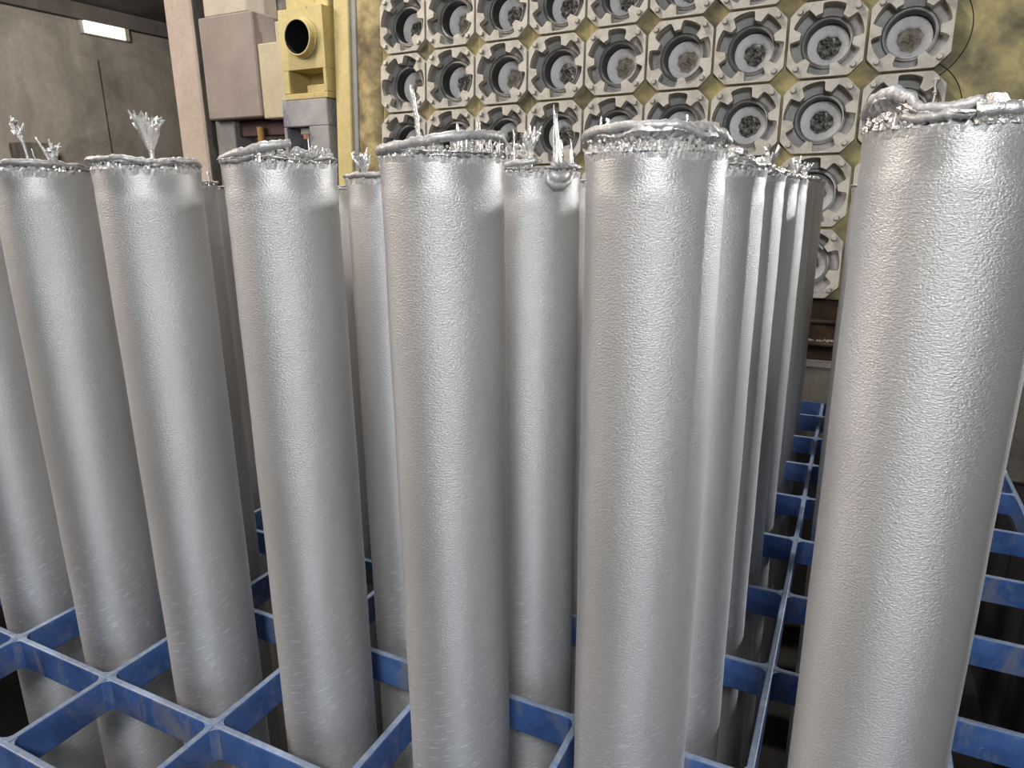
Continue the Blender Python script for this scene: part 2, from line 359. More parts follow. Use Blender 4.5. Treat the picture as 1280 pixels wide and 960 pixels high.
# ------------------------------------------------------------------ logs
def log_body_mesh(top):
    n, hgt = 96, top - PIT
    rs = random.Random(int(top*1000))
    zs = [0, 0.3] + list(np.linspace(0.6, hgt-0.4, 30)) + [hgt-0.34, hgt-0.28, hgt-0.24, hgt-0.19, hgt-0.14, hgt-0.10, hgt-0.05, hgt]
    vs, fs = [], []
    for z in zs:
        d = hgt - z
        dr = 0.0012*math.sin(z*7+top*9)
        if 0.02 < d < 0.35: dr += 0.0035*math.sin(d*48)*(1 - d/0.36)
        for j in range(n):
            a = 2*math.pi*j/n + math.pi/2      # seam at the back
            r = R_LOG + dr + 0.0012*math.sin(3*a+z)
            vs.append((r*math.cos(a), r*math.sin(a), z))
    k = len(zs)
    for i in range(k-1):
        for j in range(n): fs.append((i*n+j, i*n+(j+1) % n, (i+1)*n+(j+1) % n, (i+1)*n+j))
    fs.append(tuple(range(n-1, -1, -1)))
    # sunken, crusted head
    o = len(vs)
    for rr, dz in ((0.93, -0.03), (0.6, -0.055), (0.25, -0.05)):
        for j in range(n):
            a = 2*math.pi*j/n + math.pi/2
            vs.append((R_LOG*rr*math.cos(a), R_LOG*rr*math.sin(a), hgt+dz+0.012*rs.random()))
    base = (k-1)*n
    for j in range(n): fs.append((base+j, base+(j+1) % n, o+(j+1) % n, o+j))
    for q in range(2):
        for j in range(n): fs.append((o+q*n+j, o+q*n+(j+1) % n, o+(q+1)*n+(j+1) % n, o+(q+1)*n+j))
    fs.append(tuple(o+2*n+j for j in range(n)))
    me = bpy.data.meshes.new('log_body')
    me.from_pydata([(x*P, y*P, z*P) for x, y, z in vs], [], fs)
    me.materials.append(M['alu'])
    uvl = me.uv_layers.new(name='UVMap'); uvd = np.zeros((len(me.loops), 2), dtype=np.float32)
    li = 0
    for f in fs:
        us = []
        for vi in f:
            us.append((vi % n)/n*2*math.pi*R_LOG*P)
        if max(us) - min(us) > R_LOG*P*3 and len(f) == 4: us = [u + 2*math.pi*R_LOG*P if u < R_LOG*P else u for u in us]
        for vi, u in zip(f, us):
            uvd[li] = (u, vs[vi][2]*P - hgt*P + 1.65); li += 1
    uvl.data.foreach_set('uv', uvd.ravel())
    me.polygons.foreach_set('use_smooth', [len(f) == 4 for f in fs]); me.set_sharp_from_angle(angle=math.radians(40))
    return me

def rim_mb(hfun, seed, n=120, rough=0.012, thick=0.05):
    rs = random.Random(seed); mb = MB(); vs = []
    ph = [rs.uniform(0, 6.28) for _ in range(6)]
    prof = [(0.001, -0.035, 0), (0.005, 0.02, 0.35), (-0.008, 0.22, 1.0), (-0.016, 0.42, 1.2), (-0.003, 0.60, 0.9), (0.013, 0.74, 0.25), (0.010, 0.93, 0.12), (-0.012, 1.0, 0.12), (-0.035, 0.92, 0.3), (-thick, 0.5, 0.8), (-thick-0.008, -0.04, 0.3)]
    k = len(prof)
    for j in range(n):
        a = 2*math.pi*j/n
        h = hfun(a)
        wob = 0.006*math.sin(3*a+ph[0]) + 0.005*math.sin(7*a+ph[1]) + 0.004*math.sin(13*a+ph[2])
        hh = h*(1 + 0.10*math.sin(5*a+ph[3]) + 0.08*math.sin(11*a+ph[4]))
        for i, (dr, fz, jt) in enumerate(prof):
            r = R_LOG + dr + rs.uniform(-rough, rough)*jt + (wob if i > 3 else 0.0)
            z = (fz*hh if fz > 0 else fz) + rs.uniform(-rough, rough)*jt*0.8
            vs.append((r*math.cos(a), r*math.sin(a), z))
    fs = []
    for j in range(n):
        for i in range(k-1):
            fs.append((j*k+i, ((j+1) % n)*k+i, ((j+1) % n)*k+i+1, j*k+i+1))
    return mb.add(vs, fs)

class LogTop:
    """places splashes on a log by the position across its face (s: 0 left .. 1 right as one stands at the walkway) and how far back"""
    def __init__(s, root, x, y, top):
        s.root, s.x, s.y, s.top = root, x, y, top - PIT
        d = Vector((x - CAMP.x, y - CAMP.y, 0)); s.face = d.normalized(); s.right = Vector((s.face.y, -s.face.x, 0))
    def at(s, q, dz=0.0, back=False, inset=1.0):
        si = max(-1, min(1, 2*q-1)); co = math.sqrt(1 - si*si)*(1 if back else -1)
        p = (s.right*si + s.face*co)*R_LOG*inset
        return Vector((p.x, p.y, s.top + dz))
    def ang(s, q):
        p = s.at(q); return math.atan2(p.y, p.x)
    def out(s, right=0.0, up=0.0, fwd=0.0):
        return s.right*right + Vector((0, 0, up)) - s.face*fwd

def spike(lt, base, tip, r0, r1=0.0012, seed=0, name='splash_spike', mid=None):
    rs = random.Random(seed); mb = MB(); n = 7
    pts = []; rad = []
    for i in range(n):
        f = i/(n-1)
        p = base.lerp(tip, f) + Vector((rs.uniform(-1, 1), rs.uniform(-1, 1), 0))*0.004*(f*(1-f)*4)
        pts.append(p); rad.append((r0*(1-f) + r1*f)*rs.uniform(0.75, 1.25))
    mb.tube(pts, rad, 5)
    return mb.build(name, M['splash'], lt.root, True)

def flower(lt, base, h, w, stem_h, seed, r0=0.014, lean=0.0, jag=0.3, name='splash_flower', arc=(0, 2*math.pi)):
    """thrown-up splash: a stem opening into a crumpled, jagged funnel"""
    rs = random.Random(seed); mb = MB()
    nu, nv = 26, 9
    d = lt.right
    ax = lambda f: base + Vector((0, 0, h*f)) + d*(lean*f*f)
    # stem
    mb.tube([ax(0), ax(stem_h*0.5/h), ax(stem_h/h)], [r0*1.1, r0*0.75, r0*0.95], 7)
    tops = [1 - jag*rs.random()**1.4 for _ in range(nu)]
    tops = [max(tops[i], 0.55*tops[(i+1) % nu]) for i in range(nu)]
    edge0 = len(mb.v)
    for side in (0, 1):
        vs = []
        for i in range(nu):
            a = arc[0] + (arc[1]-arc[0])*i/nu
            for j in range(nv):
                f = j/(nv-1)
                zz = stem_h + (h*tops[i] - stem_h)*f
                ff = (zz - stem_h)/(h - stem_h)
                rr = r0*0.9 + (w/2 - r0)*ff**0.85*(1 + 0.22*math.sin(3*a+seed) + 0.20*math.sin(7*a+seed*2)*f + 0.24*rs.uniform(-1, 1)*f)
                rr = max(rr - side*0.007, 0.002)
                c = ax(zz/h)
                vs.append(c + d*(rr*math.cos(a)) + lt.face*(rr*0.6*math.sin(a)) + Vector((0, 0, rs.uniform(-1, 1)*0.005)))
        fs = []
        for i in range(nu):
            for j in range(nv-1):
                q = (i*nv+j, ((i+1) % nu)*nv+j, ((i+1) % nu)*nv+j+1, i*nv+j+1)
                fs.append(q if side == 0 else q[::-1])
        mb.add(vs, fs)
    for _ in range(9):   # beads and points on the torn edge
        i = rs.randrange(nu); a = arc[0] + (arc[1]-arc[0])*i/nu
        c = Vector(mb.v[edge0 + i*nv + nv-1])
        if rs.random() < 0.6:
            mb.tube([c, c + d*(0.02*math.cos(a)) + Vector((0, 0, rs.uniform(0.02, 0.06)))], [0.009, 0.005], 5)
        mb.add(*rock(rs, c, rs.uniform(0.008, 0.017)))
    return mb.build(name, M['splash'], lt.root, True, angle=60)

def lip(lt, pts, rads, seed, name='curled_lip', mat='lip'):
    """pts: (s, dz, inset) control points along the head, made into a bumpy rolled strip"""
    rs = random.Random(seed); P3 = []
    n = 8
    for i in range(len(pts)-1):
        for k in range(n):
            f = k/n; f2 = f*f*(3-2*f)
            a, b_ = pts[i], pts[i+1]
            P3.append((a[0]+(b_[0]-a[0])*f, a[1]+(b_[1]-a[1])*f2, a[2]+(b_[2]-a[2])*f, rads[i]+(rads[i+1]-rads[i])*f))
    P3.append((*pts[-1], rads[-1]))
    mb = MB()
    mb.tube([lt.at(q, dz, False, ins) + Vector((0, 0, rs.uniform(-.004, .004))) for q, dz, ins, r in P3], [r*rs.uniform(0.85, 1.15) for *_, r in P3], 8)
    return mb.build(name, M[mat], lt.root, True)

def fringe(lt, q0, q1, h, count, seed, name='dross_crumbs', size=(0.006, 0.016), back=False, mat='splash'):
    """loose beads and stubs clinging along the head, joined as one part"""
    rs = random.Random(seed); mb = MB()
    for _ in range(count):
        q = rs.uniform(q0, q1)
        c = lt.at(q, rs.random()**1.5*h, back, rs.uniform(0.9, 1.03))
        if rs.random() < 0.25:
            b0 = Vector((c.x, c.y, lt.top)); mb.tube([b0, c], [0.008, 0.005], 4)
        mb.add(*rock(rs, c, rs.uniform(*size), n=4))
    o = mb.build(name, M[mat], lt.root, False); o['kind'] = 'stuff'
    return o

GROUP = 'aluminium logs standing in the rack'
def make_log(x, y, top, label, hfun, seed, n=120, rough=0.012, mat='dross'):
    root = empty('aluminium_log', (x, y, PIT), label, 'metal log', GROUP)
    link('log_body', log_body_mesh(top), root)
    o = rim_mb(hfun, seed, n, rough).build('dross_rim', M[mat], root, False)
    o.location = (0, 0, (top-PIT)*P)
    return LogTop(root, x, y, top)
def const(h): return lambda a: h
def profile(x, y, pts, hback=0.03):
    """rim height by position across the front face"""
    d = Vector((x - CAMP.x, y - CAMP.y, 0)).normalized(); r = Vector((d.y, -d.x, 0))
    xs = [p[0] for p in pts]; hs = [p[1] for p in pts]
    def f(a):
        v = Vector((math.cos(a), math.sin(a), 0)); q = (v.dot(r)+1)/2
        hf = float(np.interp(q, xs, hs))
        k = max(0.0, min(1.0, 0.5 - v.dot(d)*1.6))
        return hf*k + hback*(1-k)
    return f

# front row, left to right
l0 = make_log(-0.55, 0.5, 3.255, 'leftmost aluminium log, cut off by the left edge of the photo', const(0.05), 1)
l1 = make_log(0.45, 0.5, 3.262, 'front log second from left with thin splash stems and a split spike', profile(0.45, 0.5, [(0, 0.062), (0.45, 0.062), (0.8, 0.05), (1, 0.035)]), 2)
lip(l1, [(0.02, 0.05, 1.0), (0.3, 0.055, 1.0), (0.55, 0.05, 1.0), (0.8, 0.035, 1.0), (0.97, 0.012, 1.0)], [0.016, 0.02, 0.02, 0.018, 0.014], 21)
flower(l1, l1.at(0.40, 0.04), 0.25, 0.055, 0.11, 22, 0.010, -0.05, 0.35)
spike(l1, l1.at(0.48, 0.04, True), l1.at(0.44, 0.16, True), 0.008, 0.003, 23)
spike(l1, l1.at(0.62, 0.02), l1.at(0.50, 0.20), 0.013, 0.006, 24)
flower(l1, l1.at(0.625, 0.02), 0.12, 0.06, 0.03, 25, 0.015, 0.01, 0.4)
fringe(l1, 0.6, 1.0, 0.03, 60, 26)
l2 = make_log(1.45, 0.5, 3.257, 'front aluminium log crowned by one big fan shaped splash flower', profile(1.45, 0.5, [(0, 0.065), (0.3, 0.06), (0.55, 0.05), (0.9, 0.06), (1, 0.045)]), 3)
lip(l2, [(0.01, 0.055, 1.0), (0.25, 0.06, 1.0), (0.5, 0.04, 1.0), (0.7, 0.035, 1.0)], [0.013, 0.016, 0.018, 0.016], 31)
lip(l2, [(0.55, 0.02, 1.0), (0.75, 0.045, 1.0), (0.92, 0.048, 1.0), (0.99, 0.02, 1.0)], [0.015, 0.017, 0.018, 0.014], 32)
flower(l2, l2.at(0.61, 0.05, True, 0.6), 0.29, 0.185, 0.07, 33, 0.018, -0.015, 0.34)
fringe(l2, 0.0, 1.0, 0.05, 120, 34, size=(0.004, 0.010))
l3 = make_log(2.454, 0.52, 3.268, 'front aluminium log with a long rolled lip torn open in the middle', profile(2.454, 0.52, [(0, 0.03), (0.5, 0.03), (0.6, 0.015), (1, 0.03)]), 4)
lip(l3, [(0.005, 0.025, 1.0), (0.2, 0.045, 1.0), (0.4, 0.075, 0.99), (0.60, 0.088, 0.97)], [0.018, 0.024, 0.026, 0.02], 41)
lip(l3, [(0.0, 0.012, 1.0), (0.15, 0.015, 1.0), (0.3, 0.03, 1.0)], [0.016, 0.016, 0.012], 47)
lip(l3, [(0.62, 0.062, 0.93), (0.70, 0.045, 0.97), (0.77, 0.028, 0.99)], [0.017, 0.022, 0.02], 42)
lip(l3, [(0.77, 0.03, 0.99), (0.83, 0.068, 0.98)], [0.02, 0.015], 43)
fringe(l3, 0.3, 0.98, 0.05, 190, 44, size=(0.005, 0.014))
fringe(l3, 0.76, 0.99, 0.075, 60, 45, size=(0.004, 0.012))
l4 = make_log(3.45, 0.51, 3.272, 'front aluminium log with a raised pierced lip and one tall slender spike on its left', profile(3.45, 0.51, [(0, 0.045), (0.3, 0.035), (0.5, 0.015), (1, 0.02)], 0.02), 5)
lip(l4, [(0.0, 0.032, 1.0), (0.15, 0.038, 1.0), (0.33, 0.055, 1.0), (0.5, 0.072, 1.0), (0.75, 0.082, 1.0), (0.95, 0.085, 1.0), (0.995, 0.06, 1.0), (0.985, 0.0, 1.0)], [0.02, 0.022, 0.022, 0.021, 0.022, 0.021, 0.017, 0.014], 51)
fringe(l4, 0.0, 0.62, 0.035, 130, 52, size=(0.005, 0.012))
fringe(l4, 0.6, 1.0, 0.07, 90, 53, size=(0.005, 0.015))
mb = MB()
for q in (0.62, 0.645, 0.68, 0.79, 0.86, 0.93):
    mb.tube([l4.at(q, -0.005), l4.at(q+0.006, 0.035), l4.at(q, 0.075)], [0.016, 0.009, 0.013], 6)
mb.build('lip_strut', M['splash'], l4.root, True)
spike(l4, l4.at(0.24, 0.04, True, 0.7), l4.at(0.17, 0.335, True, 0.7), 0.011, 0.011, 54)
spike(l4, l4.at(0.675, 0.04, True, 0.8), l4.at(0.675, 0.17, True, 0.8), 0.009, 0.006, 55)
spike(l4, l4.at(0.845, 0.04, True, 0.9), l4.at(0.84, 0.175, True, 0.9), 0.007, 0.003, 56)
spike(l4, l4.at(0.865, 0.04, True, 0.9), l4.at(0.86, 0.185, True, 0.9), 0.005, 0.002, 57)
l6 = make_log(4.43, 0.58, 3.265, 'front aluminium log with a smooth thick lip over a band of porous crust', profile(4.43, 0.58, [(0, 0.075), (0.2, 0.085), (0.6, 0.09), (0.8, 0.08), (1, 0.05)], 0.05), 6, 160, 0.009)
lip(l6, [(0.0, 0.07, 1.0), (0.15, 0.085, 1.0), (0.4, 0.09, 1.0), (0.65, 0.085, 1.0), (0.82, 0.055, 1.0)], [0.024, 0.022, 0.021, 0.021, 0.014], 61)
lip(l6, [(0.68, 0.085, 0.98), (0.82, 0.085, 0.97), (0.93, 0.065, 0.98), (0.995, 0.04, 1.0)], [0.014, 0.02, 0.022, 0.018], 62, mat='dross')
fringe(l6, 0.02, 0.98, 0.06, 260, 63, size=(0.004, 0.011))
spike(l6, l6.at(0.13, 0.08), l6.at(0.13, 0.135), 0.007, 0.003, 64)
spike(l6, l6.at(0.18, 0.08), l6.at(0.175, 0.125), 0.010, 0.007, 65)
spike(l6, l6.at(0.69, 0.08), l6.at(0.69, 0.125), 0.006, 0.003, 66)
l7 = make_log(5.48, 0.40, 3.30, 'nearest and widest aluminium log, at the right edge, with lumpy white crest', profile(5.48, 0.40, [(0, 0.07), (0.1, 0.115), (0.2, 0.095), (0.32, 0.05), (0.6, 0.05), (1, 0.04)], 0.05), 7, 160, 0.010)
lip(l7, [(0.01, 0.06, 1.0), (0.09, 0.10, 1.0), (0.17, 0.105, 1.0), (0.24, 0.08, 1.0), (0.30, 0.052, 1.0), (0.45, 0.05, 0.99), (0.57, 0.066, 0.97)], [0.022, 0.026, 0.024, 0.02, 0.016, 0.018, 0.014], 71)
lip(l7, [(0.22, 0.03, 1.0), (0.33, 0.022, 1.01), (0.45, 0.03, 1.01), (0.56, 0.03, 1.0)], [0.014, 0.016, 0.016, 0.010], 72)
lip(l7, [(0.55, 0.035, 1.0), (0.72, 0.04, 1.0), (0.9, 0.05, 1.0), (1.0, 0.06, 1.0)], [0.026, 0.024, 0.024, 0.02], 73, mat='splash')
fringe(l7, 0.0, 0.28, 0.06, 110, 74, size=(0.005, 0.013))
fringe(l7, 0.55, 1.0, 0.06, 200, 75, size=(0.005, 0.016))
mb = MB(); rs = random.Random(77)
mb.add(*rock(rs, l7.at(0.625, 0.050, False, 0.97), 0.036, (1.0, 0.8, 1.0), 7))
mb.add(*rock(rs, l7.at(0.650, 0.040, False, 0.97), 0.030, (1.1, 0.8, 0.9), 6))
mb.add(*rock(rs, l7.at(0.605, 0.035, False, 0.97), 0.022, (1, 1, 0.8), 6))
mb.build('white_lump', M['splash'], l7.root, False)

# second row and further back, as far as they show between the front logs
b5 = make_log(3.45, 1.5, 3.225, 'second row log with tall bright splinters, right of the pierced lip log', profile(3.45, 1.5, [(0, 0.02), (1, 0.03)], 0.03), 8)
lip(b5, [(0.18, 0.02, 1.0), (0.35, 0.045, 1.0), (0.52, 0.055, 0.98), (0.60, 0.05, 0.96)], [0.016, 0.018, 0.018, 0.012], 81)
lip(b5, [(0.70, 0.03, 1.0), (0.82, 0.035, 1.0), (0.97, 0.03, 1.0)], [0.018, 0.02, 0.014], 82)
fringe(b5, 0.1, 1.0, 0.03, 120, 83, size=(0.005, 0.013))
fringe(b5, 0.22, 0.5, 0.19, 70, 84, back=True, size=(0.006, 0.02))
flower(b5, b5.at(0.49, 0.02, False, 0.8), 0.19, 0.11, 0.09, 85, 0.014, 0.0, 0.4)
spike(b5, b5.at(0.49, 0.17, False, 0.8), b5.at(0.485, 0.25, False, 0.8), 0.010, 0.004, 86)
spike(b5, b5.at(0.72, 0.02), b5.at(0.715, 0.345), 0.009, 0.003, 87)
spike(b5, b5.at(0.75, 0.02), b5.at(0.735, 0.30), 0.026, 0.007, 88)
spike(b5, b5.at(0.79, 0.02, False, 0.9), b5.at(0.78, 0.18, False, 0.9), 0.02, 0.008, 89)
spike(b5, b5.at(0.83, 0.02, False, 0.9), b5.at(0.82, 0.17, False, 0.9), 0.016, 0.006, 90)
spike(b5, b5.at(0.895, 0.02), b5.at(0.885, 0.17), 0.014, 0.003, 91)
spike(b5, b5.at(0.28, 0.05, True, 0.8), b5.at(0.265, 0.26, True, 0.8), 0.010, 0.004, 92)
mb = MB(); q0 = [(0.66, -0.05), (0.72, -0.075), (0.80, -0.075), (0.86, -0.05)]
mb.tube([b5.at(0.66, 0.01, False, 1.0), *[b5.at(q, dz, False, 1.02) for q, dz in q0], b5.at(0.90, 0.0, False, 1.02)], [0.012, 0.02, 0.024, 0.024, 0.018, 0.012], 8)
mb.tube([b5.at(0.68, -0.005, False, 1.0), b5.at(0.73, -0.03, False, 1.015), b5.at(0.79, -0.032, False, 1.015), b5.at(0.85, -0.01, False, 1.0)], [0.02, 0.034, 0.036, 0.022], 8)
mb.build('overflow_drip', M['dross'], b5.root, True)

b4 = make_log(2.45, 1.5, 3.20, 'second row log just left of the pierced lip log, small torn splash', const(0.03), 9, 90)
flower(b4, b4.at(0.20, 0.02, False, 0.9), 0.13, 0.11, 0.02, 94, 0.012, -0.02, 0.5)
spike(b4, b4.at(0.40, 0.02), b4.at(0.39, 0.14), 0.006, 0.002, 95)
lip(b4, [(0.0, 0.02, 1.0), (0.2, 0.03, 1.0), (0.4, 0.028, 1.0)], [0.014, 0.017, 0.015], 96)
b1 = make_log(0.45, 1.5, 3.18, 'second row aluminium log in the dark gap behind the fan splash log', const(0.035), 10, 80)
fringe(b1, 0.0, 1.0, 0.05, 60, 101, size=(0.006, 0.014)); spike(b1, b1.at(0.9, 0.02), b1.at(0.9, 0.10), 0.012, 0.008, 102)
c1 = make_log(-0.55, 2.5, 3.16, 'third row aluminium log, a thin sliver left of the torn lip log', const(0.03), 11, 60)
fringe(c1, 0.0, 1.0, 0.04, 30, 111)
c2 = make_log(1.45, 2.5, 3.14, 'third row aluminium log, a narrow strip right of the torn lip log', const(0.02), 12, 60)
lip(c2, [(0.45, 0.03, 1.0), (0.75, 0.012, 1.0), (1.0, 0.04, 1.0)], [0.012, 0.014, 0.012], 121)
spike(c2, c2.at(0.86, 0.02), c2.at(0.84, 0.27), 0.014, 0.004, 122)
c3 = make_log(3.45, 2.5, 3.17, 'third row aluminium log, a sliver left of the thick lip log', const(0.03), 13, 60)
ORD = ['second', 'third', 'fourth', 'fifth', 'sixth', 'seventh', 'eighth']
col_tops = [3.215, 3.20, 3.19, 3.19, 3.185, 3.19, 3.18]
for i in range(7):
    lb = '%s log back in the column behind the thick lip log, beside the empty lane' % ORD[i]
    lt = make_log(4.475, 1.5+i, col_tops[i], lb, profile(4.475, 1.5+i, [(0, 0.03), (1, 0.035)], 0.03), 200+i, 90 if i < 3 else 60)
    fringe(lt, 0.3, 1.0, 0.06, 70 if i < 3 else 40, 220+i, size=(0.006, 0.018))
    rs = random.Random(240+i)
    lip(lt, [(0.45, 0.03, 1.0), (0.7, 0.035 + 0.03*rs.random(), 0.98), (0.95, 0.02, 1.0)], [0.015, 0.022, 0.014], 230+i, mat='splash')
    if i in (1, 3, 4): flower(lt, lt.at(0.8, 0.02), 0.13, 0.09, 0.03, 250+i, 0.012, 0.01, 0.5)
    if i == 0: mb = MB(); mb.add(*rock(rs, lt.at(0.72, 0.08), 0.035, (1.5, 1, 0.7), 6)); mb.build('white_lump', M['splash'], lt.root)
make_log(5.40, 4.5, 3.12, 'lone log far back, a dark sliver left of the nearest log', const(0.03), 300, 60)

# the rack is full behind the front rows; these stand wholly behind other logs
for k, j in ((-1, 1), (1, 1), (0, 2), (2, 2), (-1, 3), (0, 3), (1, 3), (2, 3), (3, 3)):
    make_log(k+0.45, j+0.5, 3.16, 'aluminium log standing wholly hidden behind the logs of the front rows', const(0.03), 400, 60)

# ------------------------------------------------------------------ tilted casting table with the mould plates
TU = Vector((0.99970799, -0.02225937, 0.00940475)); TV = Vector((-0.00776287, 0.07273117, 0.99732137)); TN = TU.cross(TV)   # TN points to the logs? (checked below)
if TN.y > 0: TN = -TN
TO = Vector((-2.4854, 9.0046, 6.0030))
table = empty('casting_table', (0, 0, 0), 'big yellow casting table tipped upright behind the logs, set with rows of mould plates', 'casting table')
table.matrix_world = Matrix(((TU.x, TV.x, TN.x, TO.x*P), (TU.y, TV.y, TN.y, TO.y*P), (TU.z, TV.z, TN.z, TO.z*P), (0, 0, 0, 1)))
# local frame: x along the table, y up, z towards the rack; mould plate faces lie at z = 0
NC, NR = 9, 5
PT = 0.10          # plate stands this far proud of the table skin
mb = MB()
RC = 0.455
def cell(cx, cy, z, n=32):
    vs = []
    for i in range(n):
        a = 2*math.pi*i/n; c, s_ = math.cos(a), math.sin(a)
        k = 0.5/max(abs(c), abs(s_))
        vs.append((cx+RC*c, cy+RC*s_, z)); vs.append((cx+k*c, cy+k*s_, z))
    fs = [(2*i, 2*i+1, (2*i+3) % (2*n), (2*i+2) % (2*n)) for i in range(n)]
    mb.add(vs, fs)
for c in range(NC):
    for r in range(NR):
        cell(c, -r, -PT)
zt = -PT
def quad(x0, x1, y0, y1): mb.add([(x0, y0, zt), (x1, y0, zt), (x1, y1, zt), (x0, y1, zt)], [(0, 1, 2, 3)])
quad(-0.5, 8.5, 0.5, 3.5); quad(8.5, 10.1, -4.5, 3.5)
# sides of the slab
ex = [(-0.5, -4.5), (10.1, -4.5), (10.1, 3.5), (-0.5, 3.5)]
for (xa, ya), (xb, yb) in zip(ex, ex[1:]+ex[:1]):
    mb.add([(xa, ya, zt), (xb, yb, zt), (xb, yb, zt-0.6), (xa, ya, zt-0.6)], [(0, 3, 2, 1)])
mb.add([(x, y, zt-0.6) for x, y in ex], [(3, 2, 1, 0)])
mb.build('table_skin', M['yellow'], table)
# left edge of the table: rounded dirty rim, grey seam, clean yellow flange
mb = MB(); nseg = 12; vs = []
for yy in np.linspace(-4.5, 3.5, 12):
    for k in range(nseg+1):
        a = math.pi*k/nseg
        vs.append((-0.80 - 0.30*math.cos(a)*1.0, yy, zt-0.05 + 0.16*math.sin(a)))
mb.add(vs, [(i*(nseg+1)+k, i*(nseg+1)+k+1, (i+1)*(nseg+1)+k+1, (i+1)*(nseg+1)+k) for i in range(11) for k in range(nseg)])
mb.build('table_rim', M['yellow_dirty'], table, True)
bevel(MB().box(-1.22, -1.08, -5.3, 3.5, zt-0.5, zt+0.04).build('rim_seam', M['grey_paint'], table), 0.004)
bevel(MB().box(-1.56, -1.2, -5.45, 3.5, zt-0.6, zt+0.10).build('side_flange', M['yellow_clean'], table), 0.006)
# machined circle lines scribed round the end moulds
for r in range(NR):
    mb = MB(); pts = [(8+0.685*math.cos(a), -r+0.685*math.sin(a), zt+0.001) for a in np.linspace(-1.05, 1.05, 22)]
    mb.tube(pts, 0.006, 4); mb.build('scribed_ring', M['graphite'], table)

def gear_plate(seed):
    """cover plate: chamfered square with a round window that has six side pockets"""
    rs = random.Random(seed); off = rs.uniform(0, math.pi/3); n = 144
    rin, rout = 0.338, 0.462
    H, ch = 0.480, 0.165
    inner, outer = [], []
    for i in range(n):
        a = 2*math.pi*i/n
        ph = ((a - off) % (math.pi/3))/(math.pi/3)
        wdt = 0.365
        d = abs(ph - 0.5)
        t_ = 1.0 if d < wdt-0.045 else (0.0 if d > wdt+0.005 else (wdt+0.005-d)/0.05)
        edge = min(1.0, max(0.0, (wdt-d)/0.10))
        r = rin + (rout - rin)*t_*(0.86+0.14*math.sqrt(edge)) 
        inner.append((r*math.cos(a), r*math.sin(a)))
        c, s_ = math.cos(a), math.sin(a)
        k = H/max(abs(c), abs(s_))
        k2 = (2*H-ch)/(abs(c)+abs(s_))
        k = min(k, k2); outer.append((k*c, k*s_))
    # keep window inside the outline
    D = 0.12
    vs = [(x, y, z) for z in (0, -D) for x, y in inner] 
    vs += [(x, y, 0) for x, y in outer]
    vs += [(x, y, -PT-0.01) for x, y in outer]
    fs = []
    for i in range(n):
        j = (i+1) % n
        fs.append((i, 2*n+i, 2*n+j, j))            # face
        fs.append((n+i, i, j, n+j))                # window wall
        fs.append((2*n+i, 3*n+i, 3*n+j, 2*n+j))    # rim
    return MB().add(vs, fs)
def lathe(prof, n=40, jitter=0, seed=0):
    rs = random.Random(seed); mb = MB(); vs = []
    for i in range(n):
        a = 2*math.pi*i/n
        for r, z in prof:
            vs.append((r*math.cos(a), r*math.sin(a), z))
    k = len(prof)
    fs = [(i*k+q, ((i+1) % n)*k+q, ((i+1) % n)*k+q+1, i*k+q+1) for i in range(n) for q in range(k-1)]
    return mb.add(vs, fs)
plates = [gear_plate(s).build('mould_plate', M['cover'], table).data for s in range(6)]
for o in [o for o in bpy.data.objects if o.name.startswith('mould_plate')]: bpy.data.objects.remove(o)
cav = lathe([(0.462, -PT+0.0), (0.462, -0.235), (0.30, -0.255)], 48)
ringm = lathe([(0.345, -0.27), (0.342, -0.215), (0.328, -0.205), (0.322, -0.222), (0.312, -0.222), (0.306, -0.20), (0.292, -0.198), (0.287, -0.22), (0.287, -0.228)], 48)
linm = lathe([(0.286, -0.23), (0.284, -0.47), (0.27, -0.48)], 48)
def refr(seed):
    rs = random.Random(seed); n = 56; vs = []
    prof = [(0.282, -0.44), (0.272, -0.425), (0.22, -0.45), (0.168, -0.485), (0.155, -0.505), (0.15, -0.58)]
    for i in range(n):
        a = 2*math.pi*i/n
        w1 = 0.008*math.sin(3*a+seed) + 0.006*math.sin(8*a+seed*2)
        for q, (r, z) in enumerate(prof):
            vs.append(((r + (w1 if q >= 3 else 0))*math.cos(a), (r + (w1 if q >= 3 else 0))*math.sin(a), z))
    k = len(prof)
    return MB().add(vs, [(i*k+q, ((i+1) % n)*k+q, ((i+1) % n)*k+q+1, i*k+q+1) for i in range(n) for q in range(k-1)])
def resid(seed):
    rs = random.Random(seed); n, k = 24, 7; vs = []
    tilt = rs.uniform(0, 6.28)
    for i in range(n):
        a = 2*math.pi*i/n
        for q in range(k):
            r = 0.172*(1 - q/(k-1))
            z = -0.53 + 0.02*rs.uniform(-1, 1) + 0.05*r/0.17*math.cos(a-tilt)
            vs.append((r*math.cos(a), r*math.sin(a), z if q else -0.51))
    mb = MB().add(vs, [(i*k+q, ((i+1) % n)*k+q, ((i+1) % n)*k+q+1, i*k+q+1) for i in range(n) for q in range(k-1)])
    for _ in range(7):
        a = rs.uniform(0, 6.28); r = 0.13*rs.random(); mb.add(*rock(rs, (r*math.cos(a), r*math.sin(a), -0.51), rs.uniform(0.015, 0.045)))
    return mb
def mesh_only(o):
    d = o.data; bpy.data.objects.remove(o); return d
cav_me = mesh_only(cav.build('mould_cavity', M['cavity'], None, True, angle=40))
ring_me = mesh_only(ringm.build('mould_ring', M['ring'], None, True, angle=50))
lin_me = mesh_only(linm.build('bore_liner', M['graphite'], None, True, angle=40))
ref_me = [mesh_only(refr(s).build('refractory_collar', M['refractory'], None, True, angle=50)) for s in range(3)]
res_me = [mesh_only(resid(s).build('metal_residue', M['residue'] if s % 4 else M['residue_tan'], None, False)) for s in range(8)]
